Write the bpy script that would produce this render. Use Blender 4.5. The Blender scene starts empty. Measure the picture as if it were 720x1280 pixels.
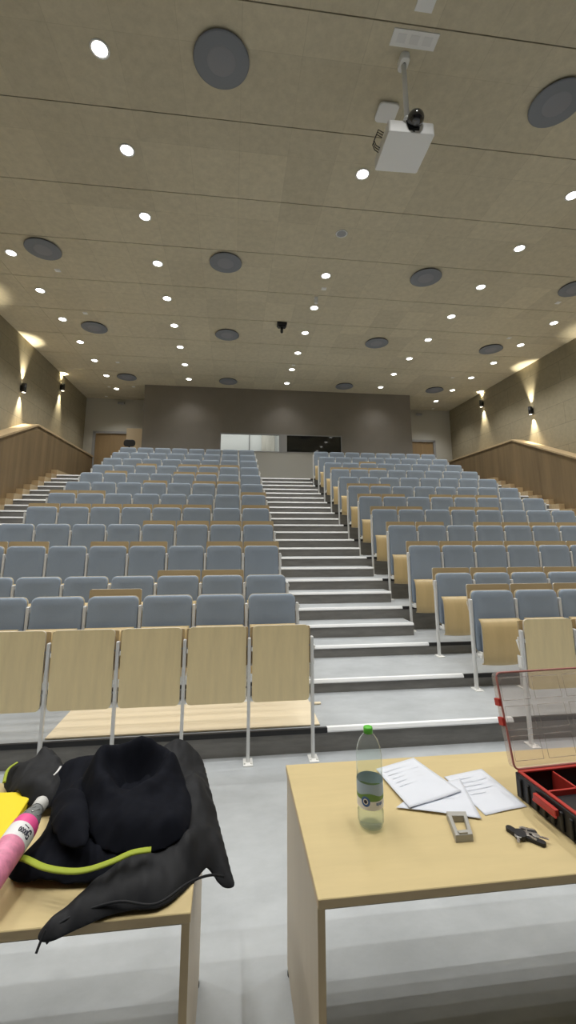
import bpy, bmesh, math, random
from mathutils import Vector, Matrix, noise
random.seed(4)
S=bpy.context.scene
COL=S.collection
PI=math.pi
# ------------------------------------------------------------------ camera
F,YAW,PIT,CX,CY,HC=534.77,0.11888,0.17788,354.17,574.9,1.75
cam=bpy.data.cameras.new('camera'); co=bpy.data.objects.new('camera',cam); COL.objects.link(co)
co.location=(0,0,HC); co.rotation_euler=(PI/2+PIT,0,-YAW)
cam.sensor_fit='VERTICAL'; cam.sensor_height=36; cam.lens=F*36/1280
cam.shift_x=(360-CX)/1280; cam.shift_y=-(640-CY)/1280; cam.clip_start=.02; cam.clip_end=100
S.camera=co
S.view_settings.view_transform='Standard'; S.view_settings.look='None'; S.view_settings.gamma=1
S.view_settings.exposure=0.28
def at(px,py,z=None,y=None,x=None):
    "pixel of the photograph -> point on the plane z=, y= or x="
    u=(px-CX)/F; v=-(py-CY)/F
    cp,sp=math.cos(PIT),math.sin(PIT); Y=cp-v*sp; Z=sp+v*cp
    cy,sy=math.cos(YAW),math.sin(YAW); r=(u*cy+Y*sy,-u*sy+Y*cy,Z)
    if z is not None: t=(z-HC)/r[2]
    elif y is not None: t=y/r[1]
    else: t=x/r[0]
    return Vector((r[0]*t,r[1]*t,HC+r[2]*t))
# ------------------------------------------------------------------ dimensions
D,D1,XL,XR,W=.807,3.841,.688,2.583,.5223
Z0=[0,.1794,.3008,.4329]; RS=.3166; G=.091
zk=lambda k:(Z0[k] if k<4 else Z0[3]+(k-3)*RS)
dk=lambda k:D1+(k-1)*D
TOP=zk(13); CEIL=7.2
WL,WR=-5.85,9.42        # side walls
PL,PR_=-5.45,9.02       # wood dado faces
YB,YF,YW=15.33,-5.6,17.2   # booth front, front wall, rear wall
BX0,BX1=-3.24,6.81
# ------------------------------------------------------------------ materials
MATS={}
def mat(name,col,rough=.6,metal=0,noise_=None,bump=0,spec=.5,emit=None,estr=0,trans=0,ior=1.45,coat=0,sheen=0):
    if name in MATS: return MATS[name]
    m=bpy.data.materials.new(name); m.use_nodes=True; nt=m.node_tree; b=nt.nodes['Principled BSDF']
    b.inputs['Base Color'].default_value=(*col,1); b.inputs['Roughness'].default_value=rough; b.inputs['Metallic'].default_value=metal
    b.inputs['Specular IOR Level'].default_value=spec; b.inputs['IOR'].default_value=ior
    b.inputs['Transmission Weight'].default_value=trans; b.inputs['Coat Weight'].default_value=coat; b.inputs['Sheen Weight'].default_value=sheen
    if emit: b.inputs['Emission Color'].default_value=(*emit,1); b.inputs['Emission Strength'].default_value=estr
    if noise_:
        sc,amt,stretch=noise_
        tc=nt.nodes.new('ShaderNodeTexCoord'); mp=nt.nodes.new('ShaderNodeMapping'); mp.inputs['Scale'].default_value=stretch
        n=nt.nodes.new('ShaderNodeTexNoise'); n.inputs['Scale'].default_value=sc; n.inputs['Detail'].default_value=6; n.inputs['Roughness'].default_value=.65
        mx=nt.nodes.new('ShaderNodeMix'); mx.data_type='RGBA'
        mx.inputs[6].default_value=(*[c*(1-amt) for c in col],1); mx.inputs[7].default_value=(*[min(1,c*(1+amt)) for c in col],1)
        cr=nt.nodes.new('ShaderNodeMapRange'); cr.inputs[1].default_value=.3; cr.inputs[2].default_value=.7
        L=nt.links.new; L(tc.outputs['Object'],mp.inputs['Vector']); L(mp.outputs[0],n.inputs['Vector']); L(n.outputs[0],cr.inputs[0]); L(cr.outputs[0],mx.inputs[0]); L(mx.outputs[2],b.inputs['Base Color'])
        if bump:
            bm=nt.nodes.new('ShaderNodeBump'); bm.inputs['Strength'].default_value=bump; bm.inputs['Distance'].default_value=.01
            L(n.outputs[0],bm.inputs['Height']); L(bm.outputs[0],b.inputs['Normal'])
    MATS[name]=m; return m
def thin(name,col,gl=.12,rough=.05,keep=.85):
    "thin clear plastic or glass: transparent with a Fresnel gloss"
    m=bpy.data.materials.new(name); m.use_nodes=True; nt=m.node_tree; nt.nodes.clear(); N=nt.nodes.new; L=nt.links.new
    o=N('ShaderNodeOutputMaterial'); t=N('ShaderNodeBsdfTransparent'); t.inputs[0].default_value=(*col,1)
    g=N('ShaderNodeBsdfGlossy'); g.inputs['Roughness'].default_value=rough; d=N('ShaderNodeBsdfDiffuse'); d.inputs[0].default_value=(.9,.9,.9,1)
    f=N('ShaderNodeLayerWeight'); f.inputs[0].default_value=gl+.15
    m1=N('ShaderNodeMixShader'); m2=N('ShaderNodeMixShader'); m1.inputs[0].default_value=1-keep
    L(t.outputs[0],m1.inputs[1]); L(d.outputs[0],m1.inputs[2]); mu=N('ShaderNodeMath'); mu.operation='MULTIPLY'; mu.inputs[1].default_value=.45; L(f.outputs['Fresnel'],mu.inputs[0]); L(mu.outputs[0],m2.inputs[0]); L(m1.outputs[0],m2.inputs[1]); L(g.outputs[0],m2.inputs[2]); L(m2.outputs[0],o.inputs[0])
    MATS[name]=m; return m
def panel_mat(name,col,bw,bh,plane,joint=.006,var=.10,rot=0,offset=0.0,jd=.75):
    "sheet panels with joints: brick texture on two object axes plus fine grain"
    m=bpy.data.materials.new(name); m.use_nodes=True; nt=m.node_tree; b=nt.nodes['Principled BSDF']; N=nt.nodes.new; L=nt.links.new
    tc=N('ShaderNodeTexCoord'); sp=N('ShaderNodeSeparateXYZ'); cb=N('ShaderNodeCombineXYZ'); L(tc.outputs['Object'],sp.inputs[0])
    L(sp.outputs[plane[0]],cb.inputs[0]); L(sp.outputs[plane[1]],cb.inputs[1])
    br=N('ShaderNodeTexBrick'); br.offset=offset; br.inputs['Scale'].default_value=1; br.inputs['Brick Width'].default_value=bw; br.inputs['Row Height'].default_value=bh
    br.inputs['Mortar Size'].default_value=joint; br.inputs['Mortar Smooth'].default_value=.3; br.inputs['Bias'].default_value=0
    br.inputs['Color1'].default_value=(*[c*(1-var) for c in col],1); br.inputs['Color2'].default_value=(*[c*(1+var) for c in col],1); br.inputs['Mortar'].default_value=(*[c*jd for c in col],1)
    L(cb.outputs[0],br.inputs['Vector'])
    n=N('ShaderNodeTexNoise'); n.inputs['Scale'].default_value=9; n.inputs['Detail'].default_value=8; n.inputs['Roughness'].default_value=.7; L(tc.outputs['Object'],n.inputs['Vector'])
    mr=N('ShaderNodeMapRange'); mr.inputs[1].default_value=.3; mr.inputs[2].default_value=.7; mr.inputs[3].default_value=.90; mr.inputs[4].default_value=1.1; L(n.outputs[0],mr.inputs[0])
    mm=N('ShaderNodeMix'); mm.data_type='RGBA'; mm.blend_type='MULTIPLY'; mm.inputs[0].default_value=1; L(br.outputs[0],mm.inputs[6]); L(mr.outputs[0],mm.inputs[7]); L(mm.outputs[2],b.inputs['Base Color'])
    b.inputs['Roughness'].default_value=.85; b.inputs['Specular IOR Level'].default_value=.2
    MATS[name]=m; return m
m_ceil=panel_mat('acoustic_ceiling_panel',(.545,.498,.375),.70,1.325,('X','Y'),joint=.004,var=.065,jd=.86)
m_wall=panel_mat('wood_wool_wall',(.30,.265,.185),2.4,.62,('Y','Z'),joint=.008,var=.03,offset=.5,jd=.7)
m_dark=mat('black_gap',(.02,.018,.015),.9)
m_oak=mat('oak_dado',(.185,.13,.068),.55,noise_=(1.0,.28,(3.,3.,.22)),bump=.02)
m_cap=mat('oak_cap',(.45,.34,.2),.4,noise_=(4,.12,(1,6,1)))
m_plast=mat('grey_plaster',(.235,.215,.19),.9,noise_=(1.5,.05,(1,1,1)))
m_plast_lit=mat('lit_grey_plaster',(.46,.45,.41),.85)  # booth plaster with downlight glow put into its colour
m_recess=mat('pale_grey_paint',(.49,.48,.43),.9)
m_floor=mat('concrete_vinyl',(.405,.43,.45),.42,noise_=(2.2,.13,(1,1.6,1)),spec=.4)
m_riser=mat('riser_vinyl',(.20,.195,.185),.6,noise_=(3,.18,(1,1,6)))
m_alu=mat('aluminium_nosing',(.86,.875,.89),.45,metal=0)
m_black=mat('black_edge',(.02,.02,.022),.5)
m_fab=mat('grey_blue_fabric',(.262,.318,.395),.85,noise_=(220,.08,(1,1,1)),sheen=.25)
m_ply=mat('birch_plywood',(.82,.68,.40),.4,noise_=(2.2,.09,(5,5,.6)))
m_pan=mat('birch_seat_shell',(.56,.43,.225),.4,noise_=(2.2,.08,(5,5,.6)))
m_plyd=mat('plywood_leaf',(.47,.36,.205),.42,noise_=(2,.09,(.6,5,5)))
m_edge=mat('plywood_edge',(.62,.56,.46),.5)
m_steel=mat('grey_powder_steel',(.72,.73,.73),.4,metal=.1)
m_white=mat('white_steel',(.85,.85,.83),.4)
m_sheet=mat('raw_plywood_sheet',(.76,.66,.48),.5,noise_=(1.2,.09,(.6,6,1)))
m_desk=mat('beech_laminate',(.62,.50,.265),.36,noise_=(2.0,.05,(1,7,1)),spec=.45)
m_deskside=mat('beech_laminate_side',(.54,.47,.36),.45,noise_=(2.0,.05,(4,4,.6)))
m_deskedge=mat('beech_edge_band',(.58,.44,.25),.45)
m_spk=mat('grey_diffuser',(.20,.215,.245),.7)
m_spk2=mat('grey_diffuser_centre',(.24,.25,.28),.7)
m_lamp=mat('lit_diffuser',(1,1,1),.5,emit=(1,.97,.9),estr=9)
m_sclamp=mat('lit_sconce_lens',(1,1,1),.5,emit=(1,.9,.68),estr=7)
m_wplastic=mat('white_plastic',(.80,.81,.81),.45)
m_gplastic=mat('grey_plastic',(.30,.31,.33),.5)
m_lens=mat('dark_lens_glass',(.012,.012,.014),.08,spec=.8,coat=1)
m_bplastic=mat('black_plastic',(.015,.015,.017),.45)
m_jack=mat('black_softshell',(.0095,.0103,.0128),.7,noise_=(30,.2,(1,1,1)),bump=.06,spec=.4)
m_jack2=mat('black_lining',(.0055,.0065,.011),.85,noise_=(30,.2,(1,1,1)),bump=.08,spec=.15)
m_lime=mat('lime_tape',(.33,.40,.035),.7)
m_yel=mat('yellow_plastic',(.90,.70,.03),.4)
m_red=mat('red_plastic',(.45,.04,.03),.4)
m_paper=mat('white_paper',(.70,.73,.80),.7,noise_=(5,.02,(1,1,1)))
m_ink=mat('grey_print',(.70,.73,.79),.8)
m_pewter=mat('grey_cast_metal',(.42,.41,.38),.5,metal=.2)
m_key=mat('nickel_key',(.55,.54,.52),.3,metal=.9)
m_green=mat('green_cap',(.12,.55,.05),.4)
m_door=mat('oak_door',(.30,.205,.105),.5,noise_=(1.5,.08,(5,5,.5)))
m_leaf=mat('pale_birch_door',(.62,.50,.33),.5)
m_frame=mat('grey_frame',(.30,.30,.30),.5)
m_glass=thin('clear_glass',(.93,.95,.94),gl=0.0,rough=.02,keep=.98)
m_dglass=mat('dark_tinted_glass',(.012,.013,.012),.04,spec=.7)
m_pet=thin('clear_pet_plastic',(.93,.97,.95),gl=-.08,rough=.12,keep=.93)
m_lid=thin('clear_lid_plastic',(.96,.93,.91),gl=-.02,rough=.15,keep=.86)
m_water=thin('still_water',(.94,.97,.96),gl=-.05,rough=.03,keep=.97)
m_pink=mat('pink_juice',(.80,.12,.26),.35); m_pinkp=mat('pale_pink_label',(.80,.27,.42),.4,noise_=(18,.3,(1,1,2)))
m_lwhite=mat('label_white',(.85,.85,.86),.5); m_lblue=mat('label_blue',(.05,.14,.42),.5); m_lsky=mat('label_sky',(.40,.52,.66),.5); m_lgreen=mat('label_green',(.16,.30,.08),.5); m_dink=mat('dark_ink',(.03,.03,.06),.6)
m_boothw=mat('booth_wall_white',(.82,.84,.84),.8); m_curt=mat('booth_curtain',(.62,.60,.55),.9)
# ------------------------------------------------------------------ mesh helpers
def bx(bm,c,s,rot=None,mi=0):
    M=Matrix.Translation(c)@(rot.to_4x4() if rot else Matrix.Identity(4))@Matrix.Diagonal((*s,1))
    r=bmesh.ops.create_cube(bm,size=1,matrix=M)
    fs={f for v in r['verts'] for f in v.link_faces}
    for f in fs: f.material_index=mi
    return r['verts']
def bb(bm,x0,x1,y0,y1,z0,z1,mi=0): return bx(bm,((x0+x1)/2,(y0+y1)/2,(z0+z1)/2),(x1-x0,y1-y0,z1-z0),None,mi)
def cyl(bm,p,q,r,seg=16,r2=None,mi=0,caps=True):
    p=Vector(p);q=Vector(q);d=q-p; R=d.to_track_quat('Z','Y').to_matrix().to_4x4()
    rr=bmesh.ops.create_cone(bm,cap_ends=caps,segments=seg,radius1=r,radius2=r if r2 is None else r2,depth=d.length,matrix=Matrix.Translation((p+q)/2)@R)
    for f in {f for v in rr['verts'] for f in v.link_faces}: f.material_index=mi; f.smooth=True
def lathe(bm,prof,seg=32,M=Matrix.Identity(4),mi=0):
    rings=[]
    for r,z in prof: rings.append([bm.verts.new(M@Vector((r*math.cos(2*PI*i/seg),r*math.sin(2*PI*i/seg),z))) for i in range(seg)])
    for a,b in zip(rings,rings[1:]):
        for i in range(seg):
            f=bm.faces.new((a[i],a[(i+1)%seg],b[(i+1)%seg],b[i])); f.smooth=True; f.material_index=mi
    return rings
def tube(bm,pts,r,seg=8,flat=1.0,mi=0,closed=False):
    pts=[Vector(p) for p in pts]; n=len(pts); rings=[]
    for i,p in enumerate(pts):
        t=(pts[(i+1)%n if closed else min(i+1,n-1)]-pts[(i-1)%n if closed else max(i-1,0)]).normalized()
        up=Vector((0,0,1)) if abs(t.z)<.9 else Vector((1,0,0)); s=t.cross(up).normalized(); u=s.cross(t)
        rad=r[i] if isinstance(r,(list,tuple)) else r
        rings.append([bm.verts.new(p+(s*math.cos(2*PI*j/seg)+u*math.sin(2*PI*j/seg)*flat)*rad) for j in range(seg)])
    m=n if closed else n-1
    for i in range(m):
        a,b=rings[i],rings[(i+1)%n]
        for j in range(seg):
            f=bm.faces.new((a[j],a[(j+1)%seg],b[(j+1)%seg],b[j])); f.smooth=True; f.material_index=mi
    if not closed:
        for rg in (rings[0],rings[-1]):
            f=bm.faces.new(rg); f.material_index=mi
def rrect(w,h,r,seg=5,rb=None):
    "rounded rectangle centred on x, from z=0 to h; r top radius, rb bottom radius"
    rb=r if rb is None else rb; P=[]
    for cx,cz,a0,rr in ((w/2-rb,rb,-PI/2,rb),(w/2-r,h-r,0,r),(-w/2+r,h-r,PI/2,r),(-w/2+rb,rb,PI,rb)):
        for i in range(seg+1):
            a=a0+PI/2*i/seg; P.append((cx+rr*math.cos(a),cz+rr*math.sin(a)))
    return P
def plate(bm,P,f0,f1,mi=0,side=None):
    "prism of outline P (list of 2d) between maps f0(u,v) and f1(u,v)"
    a=[bm.verts.new(f0(*p)) for p in P]; b=[bm.verts.new(f1(*p)) for p in P]; n=len(P)
    F1=bm.faces.new(a); F2=bm.faces.new(b[::-1]); F1.material_index=F2.material_index=mi
    for i in range(n):
        f=bm.faces.new((a[i],b[i],b[(i+1)%n],a[(i+1)%n])); f.material_index=mi if side is None else side
    return F1,F2
def build(name,bm,mats,parent=None,loc=None,bevel=0,bseg=2,smooth=False,solid=0,sub=0,ang=35):
    bmesh.ops.recalc_face_normals(bm,faces=bm.faces[:])
    if smooth:
        for f in bm.faces: f.smooth=True
    me=bpy.data.meshes.new(name); bm.to_mesh(me); bm.free()
    for m in (mats if isinstance(mats,(list,tuple)) else [mats]): me.materials.append(m)
    o=bpy.data.objects.new(name,me); COL.objects.link(o)
    if parent: o.parent=parent
    if loc is not None: o.location=loc
    if solid:
        s=o.modifiers.new('s','SOLIDIFY'); s.thickness=solid; s.offset=0
    if bevel:
        b=o.modifiers.new('b','BEVEL'); b.width=bevel; b.segments=bseg; b.limit_method='ANGLE'; b.angle_limit=math.radians(ang)
    if sub:
        s=o.modifiers.new('u','SUBSURF'); s.levels=s.render_levels=sub
    return o
def empty(name,loc=(0,0,0),rz=0):
    o=bpy.data.objects.new(name,None); COL.objects.link(o); o.location=loc; o.rotation_euler=(0,0,rz); o.empty_display_size=.1; return o
def tag(o,label,cat,group=None):
    o['label']=label; o['category']=cat
    if group: o['group']=group
    return o
def struct(o): o['kind']='structure'; return o
def copy_tree(o,parent=None):
    c=o.copy(); COL.objects.link(c); c.parent=parent
    for ch in list(o.children): copy_tree(ch,c)
    return c
ORD=['','first','second','third','fourth','fifth','sixth','seventh','eighth','ninth','tenth','eleventh','twelfth']
NB=bmesh.new
# ------------------------------------------------------------------ the room
b=NB(); bb(b,WL,WR,YF,D1,-.2,0); struct(build('floor',b,m_floor))
def tier(k):
    b=NB(); y0=dk(k); y1=dk(k+1) if k<13 else YW
    z1=zk(k); zb=-.2
    bb(b,PL,PR_,y0,y1,zb,z1)
    for f in b.faces: f.material_index=0 if f.normal.z>.5 else 1
    b.normal_update()
    for f in b.faces: f.material_index=0 if f.normal.z>.5 else 1
    return struct(build('seating_tier',b,[m_floor,m_riser]))
for k in range(1,14): tier(k)
AX0,AX1=XL+.05,XR-.09
aisles=[(AX0,AX1),(PL+.17,XL-8*W-.05),(XR+8*W+.05,PR_-.17)]
tn=[0]
def nosing(x0,x1,y,z,bk):
    b=NB(); bk*=.65; P=[(y-.014,z-.028),(y-.014,z-.018),(y-.002,z+.004),(y+bk,z+.004),(y+bk,z),(y,z),(y,z-.030)]
    plate(b,P,lambda a,c:Vector((x0,a,c)),lambda a,c:Vector((x1,a,c))); return b
def trimobj(b,m,bevel=0):
    tn[0]+=1; return struct(build('trim_%d'%tn[0],b,m,bevel=bevel))
for ai,(x0,x1) in enumerate(aisles):
    for k in range(1,14):
        y,z=dk(k),zk(k)
        xs=x0+.09 if (ai==0 and k==1) else x0
        xe=x1+ (.0 if ai else .0)
        trimobj(nosing(xs,xe,y,z,.05),m_alu)
        if k>=4:
            zh=z-RS/2; yh=y-D*.46
            b=NB(); bb(b,x0,x1,yh,y,zk(k-1),zh); b.normal_update()
            for f in b.faces: f.material_index=0 if f.normal.z>.5 else 1
            struct(build('aisle_step',b,[m_floor,m_riser]))
            trimobj(nosing(x0,x1,yh,zh,.045),m_alu)
for x0,x1 in ((XL-8*W-.05,AX0),(AX1,XR+8*W+.05)):
    for k in range(1,14):
        y,z=dk(k),zk(k); b=NB(); bb(b,x0,x1+(.09 if (k==1 and x0<0) else 0),y-.006,y+.02,z,z+.003); bb(b,x0,x1+(.09 if (k==1 and x0<0) else 0),y-.006,y,z-.035,z); trimobj(b,m_black)
# ceiling: rows of panels with open joints
b=NB(); gy0=3.53-1.325*7
for i in range(19):
    y0=gy0+i*1.325; y1=min(y0+1.325,YW)
    if y0<YW-.05:
        y0=max(y0,YF); bb(b,-4.70,8.27,y0+.007,y1-.007,CEIL,CEIL+.03)
struct(build('ceiling',b,m_ceil))
for nm,x0,x1 in (('ceiling_strip_left',WL,-4.715),('ceiling_strip_right',8.285,WR)):
    b=NB()
    for i in range(19):
        y0=gy0+i*1.325; y1=min(y0+1.325,YW)
        if y0<YW-.05:
            y0=max(y0,YF); bb(b,x0,x1,y0+.007,y1-.007,CEIL+.012,CEIL+.04)
    struct(build(nm,b,m_ceil))
b=NB(); bb(b,WL-.1,WR+.1,YF-.1,YW+.1,CEIL+.05,CEIL+.15); struct(build('ceiling_backing',b,m_dark))
b=NB(); bb(b,WL-.15,WL,YF,YW,-.2,CEIL+.05); struct(build('wall_left',b,m_wall))
b=NB(); bb(b,WR,WR+.15,YF,YW,-.2,CEIL+.05); struct(build('wall_right',b,m_wall))
b=NB(); bb(b,WL-.15,WR+.15,YF-.15,YF,-.2,CEIL+.05); struct(build('wall_front',b,mat('warm_wall',(.12,.105,.085),.9)))
# wood dado guards along both side walls (sloping with the rake, then level)
for side,(xa,xb,pk,zp,nm) in enumerate(((WL,PL,12.36,4.81,'wall_guard_left'),(PR_,WR,12.64,4.83,'wall_guard_right'))):
    sl=.42; P=[(YF,0),(YF,max(1.0,zp-sl*(pk-YF))),(pk-(zp-1.0)/sl,1.0),(pk,zp),(YW,zp),(YW,0)]
    b=NB(); plate(b,P,lambda y,z:Vector((xa,y,z)),lambda y,z:Vector((xb,y,z))); struct(build(nm,b,m_oak))
    b=NB(); Q=[(YF,1.0),(pk-(zp-1.0)/sl,1.0),(pk,zp),(YW-.01,zp)]
    T=Q+[(y,z+.05) for y,z in Q[::-1]]
    o=.03; xa2,xb2=(xa,xb+o) if side==0 else (xa-o,xb)
    plate(b,T,lambda y,z:Vector((xa2,y,z)),lambda y,z:Vector((xb2,y,z))); trimobj(b,m_cap)
# stepped skirting boards along the guards
for side,x0 in (('left',PL),('right',PR_)):
    b=NB(); s=1 if side=='left' else -1
    for k in range(1,14):
        y0=dk(k); y1=dk(k+1) if k<13 else YW-.1; z=zk(k)
        if 3<=k<13: y1-=D*.46
        bx(b,(x0+s*.085,(y0+y1)/2,z+.075),(.169,y1-y0,.149))
        if 3<=k<13:
            ya=dk(k+1)-D*.46; bx(b,(x0+s*.085,(ya+dk(k+1))/2,z+RS/2-.005),(.169,D*.46,.309))
    struct(build('baseboard_'+side,b,m_cap))
# projection booth front wall with two windows
wz0,wz1=4.83,5.49; wA=(-.49,1.71); wB=(1.93,4.05)
b=NB(); T=.2
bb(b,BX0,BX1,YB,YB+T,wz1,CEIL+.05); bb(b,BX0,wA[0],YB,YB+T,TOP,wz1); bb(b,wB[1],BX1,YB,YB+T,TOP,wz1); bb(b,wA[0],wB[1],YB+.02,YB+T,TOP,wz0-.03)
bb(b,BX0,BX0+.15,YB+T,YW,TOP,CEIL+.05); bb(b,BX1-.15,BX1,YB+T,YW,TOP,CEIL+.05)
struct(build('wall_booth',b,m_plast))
b=NB(); bb(b,wA[0],wB[1],YB-.005,YB+.02,TOP,wz0-.03); struct(build('wall_booth_lower_lit',b,m_plast_lit))  # lamplight on the wall below the windows, painted as a lighter sheet
b=NB(); fr=.035
for (x0,x1) in (wA,wB):
    bb(b,x0,x1,YB-.01,YB+.1,wz1-fr,wz1); bb(b,x0,x0+fr,YB-.01,YB+.1,wz0,wz1); bb(b,x1-fr,x1,YB-.01,YB+.1,wz0,wz1)
bb(b,wA[1],wB[0],YB-.005,YB+.12,wz0,wz1)
bb(b,wA[0],wB[1],YB-.02,YB+.12,wz0-.03,wz0)
wf=struct(build('window_1',b,m_frame))
b=NB(); bb(b,wA[0]+fr,wA[1]-fr,YB+.045,YB+.053,wz0,wz1-fr); struct(build('window_2',b,m_glass))
b=NB(); bb(b,wB[0]+fr,wB[1]-fr,YB+.045,YB+.053,wz0,wz1-fr); struct(build('window_3',b,m_dglass))
# booth interior (lit room seen through the left window)
b=NB(); bb(b,BX0+.15,1.80,YW-.25,YW-.15,TOP,CEIL); bb(b,1.80,1.9,YB+T,YW-.15,TOP,CEIL); bb(b,BX0+.15,1.8,YB+T,YW-.15,6.2,6.3)
struct(build('wall_booth_inside',b,m_boothw))
b=NB()
for i in range(12):
    x=1.15+i*.045; cyl(b,(x,YW-.32,TOP+.2),(x,YW-.32,6.15),.024,8)
tag(build('booth_curtain',b,m_curt),'pale striped curtain seen through the lit left booth window','curtain')
b=NB(); bb(b,.62,.66,YW-.28,YW-.25,TOP,6.2); struct(build('trim_booth_post',b,m_frame))
# rear wall behind the booth with the two doors
b=NB()
dz=5.83
doors=[(-5.46,-4.18),(7.45,8.64)]
bb(b,WL,WR,YW,YW+.15,dz,CEIL+.05)
xs=[WL]+[v for d in doors for v in d]+[WR]
for i in range(0,6,2): bb(b,xs[i],xs[i+1],YW,YW+.15,0,dz)
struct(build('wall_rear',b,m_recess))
for n,(x0,x1) in enumerate(doors):
    dr=empty('door_%d'%(n+1),(x0,YW,TOP)); struct(dr); wd=x1-x0; h=dz-TOP
    b=NB(); bb(b,.05,wd/2-.003,.04,.09,0,h-.05); bb(b,wd/2+.003,wd-.05,.04,.09,0,h-.05); build('door_leaf',b,m_door,dr,bevel=.003)
    b=NB(); bb(b,-.05,.05,-.02,.12,0,h); bb(b,wd-.05,wd+.05,-.02,.12,0,h); bb(b,-.05,wd+.05,-.02,.12,h-.05,h+.04); build('door_frame',b,m_frame,dr)
    b=NB(); cyl(b,(wd/2-.08,.04,1.05),(wd/2-.08,-.01,1.05),.012); cyl(b,(wd/2-.08,-.01,1.05),(wd/2-.2,-.01,1.05),.01); build('door_handle',b,m_steel,dr)
# open door leaf on the booth side
dl=empty('door_3',(BX0,16.02,TOP)); struct(dl)
b=NB(); bb(b,-.70,-.01,-.02,.02,0,2.12); build('door_leaf',b,m_leaf,dl,bevel=.003)
b=NB(); cyl(b,(-.62,-.02,1.0),(-.62,-.06,1.0),.011); cyl(b,(-.62,-.06,1.0),(-.5,-.06,1.0),.009); build('door_handle',b,m_steel,dl)
# ------------------------------------------------------------------ seats
def back_bm(w,z0,z1,y0,t,lean,r,puff):
    "upholstered pad: rounded outline, swollen front"
    b=NB(); h=z1-z0; P=rrect(w,h,r,6,rb=.03)
    yy=lambda z:y0+lean*(z/h)
    def ring(s,dy): 
        cx,cz=0,h/2; k1=1-s/(w/2); k2=1-s/(h/2)
        return [b.verts.new((x*k1,yy(cz+(z-cz)*k2)+dy,z0+cz+(z-cz)*k2)) for x,z in P]
    rs=[ring(.004,t),ring(0,t*.8),ring(0,t*.3),ring(.006,.006),ring(.02,0),ring(.08,-puff*.0+.004),ring(.15,.009)]
    n=len(P)
    for a,c in zip(rs,rs[1:]):
        for i in range(n):
            f=b.faces.new((a[i],a[(i+1)%n],c[(i+1)%n],c[i])); f.smooth=True
    b.faces.new(rs[0]); f=b.faces.new(rs[-1]); f.smooth=True
    return b
def pan_bm(w,t=.012):
    "folded seat shell: curved plywood, rounded at the lower corners"
    b=NB(); prof=[(-.065,.262),(-.092,.268),(-.118,.30),(-.132,.36),(-.138,.46),(-.138,.56),(-.134,.63),(-.120,.68),(-.098,.705),(-.08,.71)]
    rows=[]; nx=12
    for y,z in prof:
        q=max(0,(.36-z)/.10); ww=w/2*(1-.07*min(1,q)**2)
        rows.append([b.verts.new((ww*(2*i/nx-1),y+.005*(2*i/nx-1)**2,z-.012*(1-(2*i/nx-1)**2)*min(1,q))) for i in range(nx+1)])
    for a,c in zip(rows,rows[1:]):
        for i in range(nx): b.faces.new((a[i],a[i+1],c[i+1],c[i])).smooth=True
    return b
def make_seat(typ,raised,endpost):
    A=typ=='A'; lt=.907 if A else 1.092; bt=.991 if A else 1.193
    r=empty('auditorium_seat')
    build('backrest',back_bm(.478,.38,bt,-.045,.042,.035,.055,.01),m_fab,r)
    b=NB(); plate(b,rrect(.484,bt-.37,.057,6,rb=.03),lambda x,z:Vector((x,-.002+.035*z/(bt-.37),.372+z)),lambda x,z:Vector((x,.009+.035*z/(bt-.37),.372+z)),side=1); build('back_shell',b,[m_ply,m_edge],r)
    sp=build('seat_pan',pan_bm(.455),m_pan,r,solid=.012)
    b=NB(); plate(b,rrect(.425,.375,.04,5),lambda x,z:Vector((x,-.122,.30+z)),lambda x,z:Vector((x,-.078,.30+z))); build('seat_cushion',b,m_fab,sp,bevel=.012)
    for s in (-1,1):
        b=NB(); bx(b,(s*.238,-.06,.345),(.012,.10,.035)); bx(b,(s*.232,-.095,.36),(.01,.05,.06)); cyl(b,(s*.2215,-.06,.345),(s*.245,-.06,.345),.02,10); build('seat_hinge',b,m_white,r)
    def post(x):
        b=NB(); bx(b,(x,0,lt/2),(.030,.046,lt)); build('post',b,m_steel,r,bevel=.008)
        b=NB(); bx(b,(x,-.012,.004),(.085,.12,.008)); 
        for s in (-1,1): cyl(b,(x+s*.028,-.035,.008),(x+s*.028,-.035,.015),.008,8)
        build('foot_plate',b,m_white,r)
        b=NB(); z=lt-.04
        bx(b,(x+.022,.045,z),(.008,.10,.03)); bx(b,(x+.022,.07,z-.075),(.008,.025,.14),Matrix.Rotation(-.45,3,'X'))
        cyl(b,(x+.016,.09,z-.005),(x+.034,.09,z-.005),.014,10); build('table_bracket',b,m_white,r)
    post(-W/2)
    if endpost: post(W/2)
    tl=bt+.062 if raised else bt-.10
    b=NB(); plate(b,rrect(.505,.28,.02,3),lambda x,z:Vector((x,.060+.012*z/.28,tl-.28+z)),lambda x,z:Vector((x,.077+.012*z/.28,tl-.28+z)),side=1); build('folding_table',b,[m_plyd,m_edge],r)
    return r
RAISE={'L':{1:[4],2:[2,3],3:[1,2,4,5,7,8],4:[1,2,3,4],5:[1,3,4,5,6,7,8],6:[1,7,8],7:[2,3,5],8:[3,4,7],9:[2,3,4,6]},
       'R':{1:range(1,9),2:range(1,9),3:range(1,9),4:[1,2,4,5,6,7,8],5:[1,2,4,5],6:[1,2,4,5,6],7:[1,2],9:[1,2,3],10:[3]}}
protos={}
def get_seat(key):
    if key not in protos: protos[key]=make_seat(*key); return protos[key]
    return copy_tree(protos[key])
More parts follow.
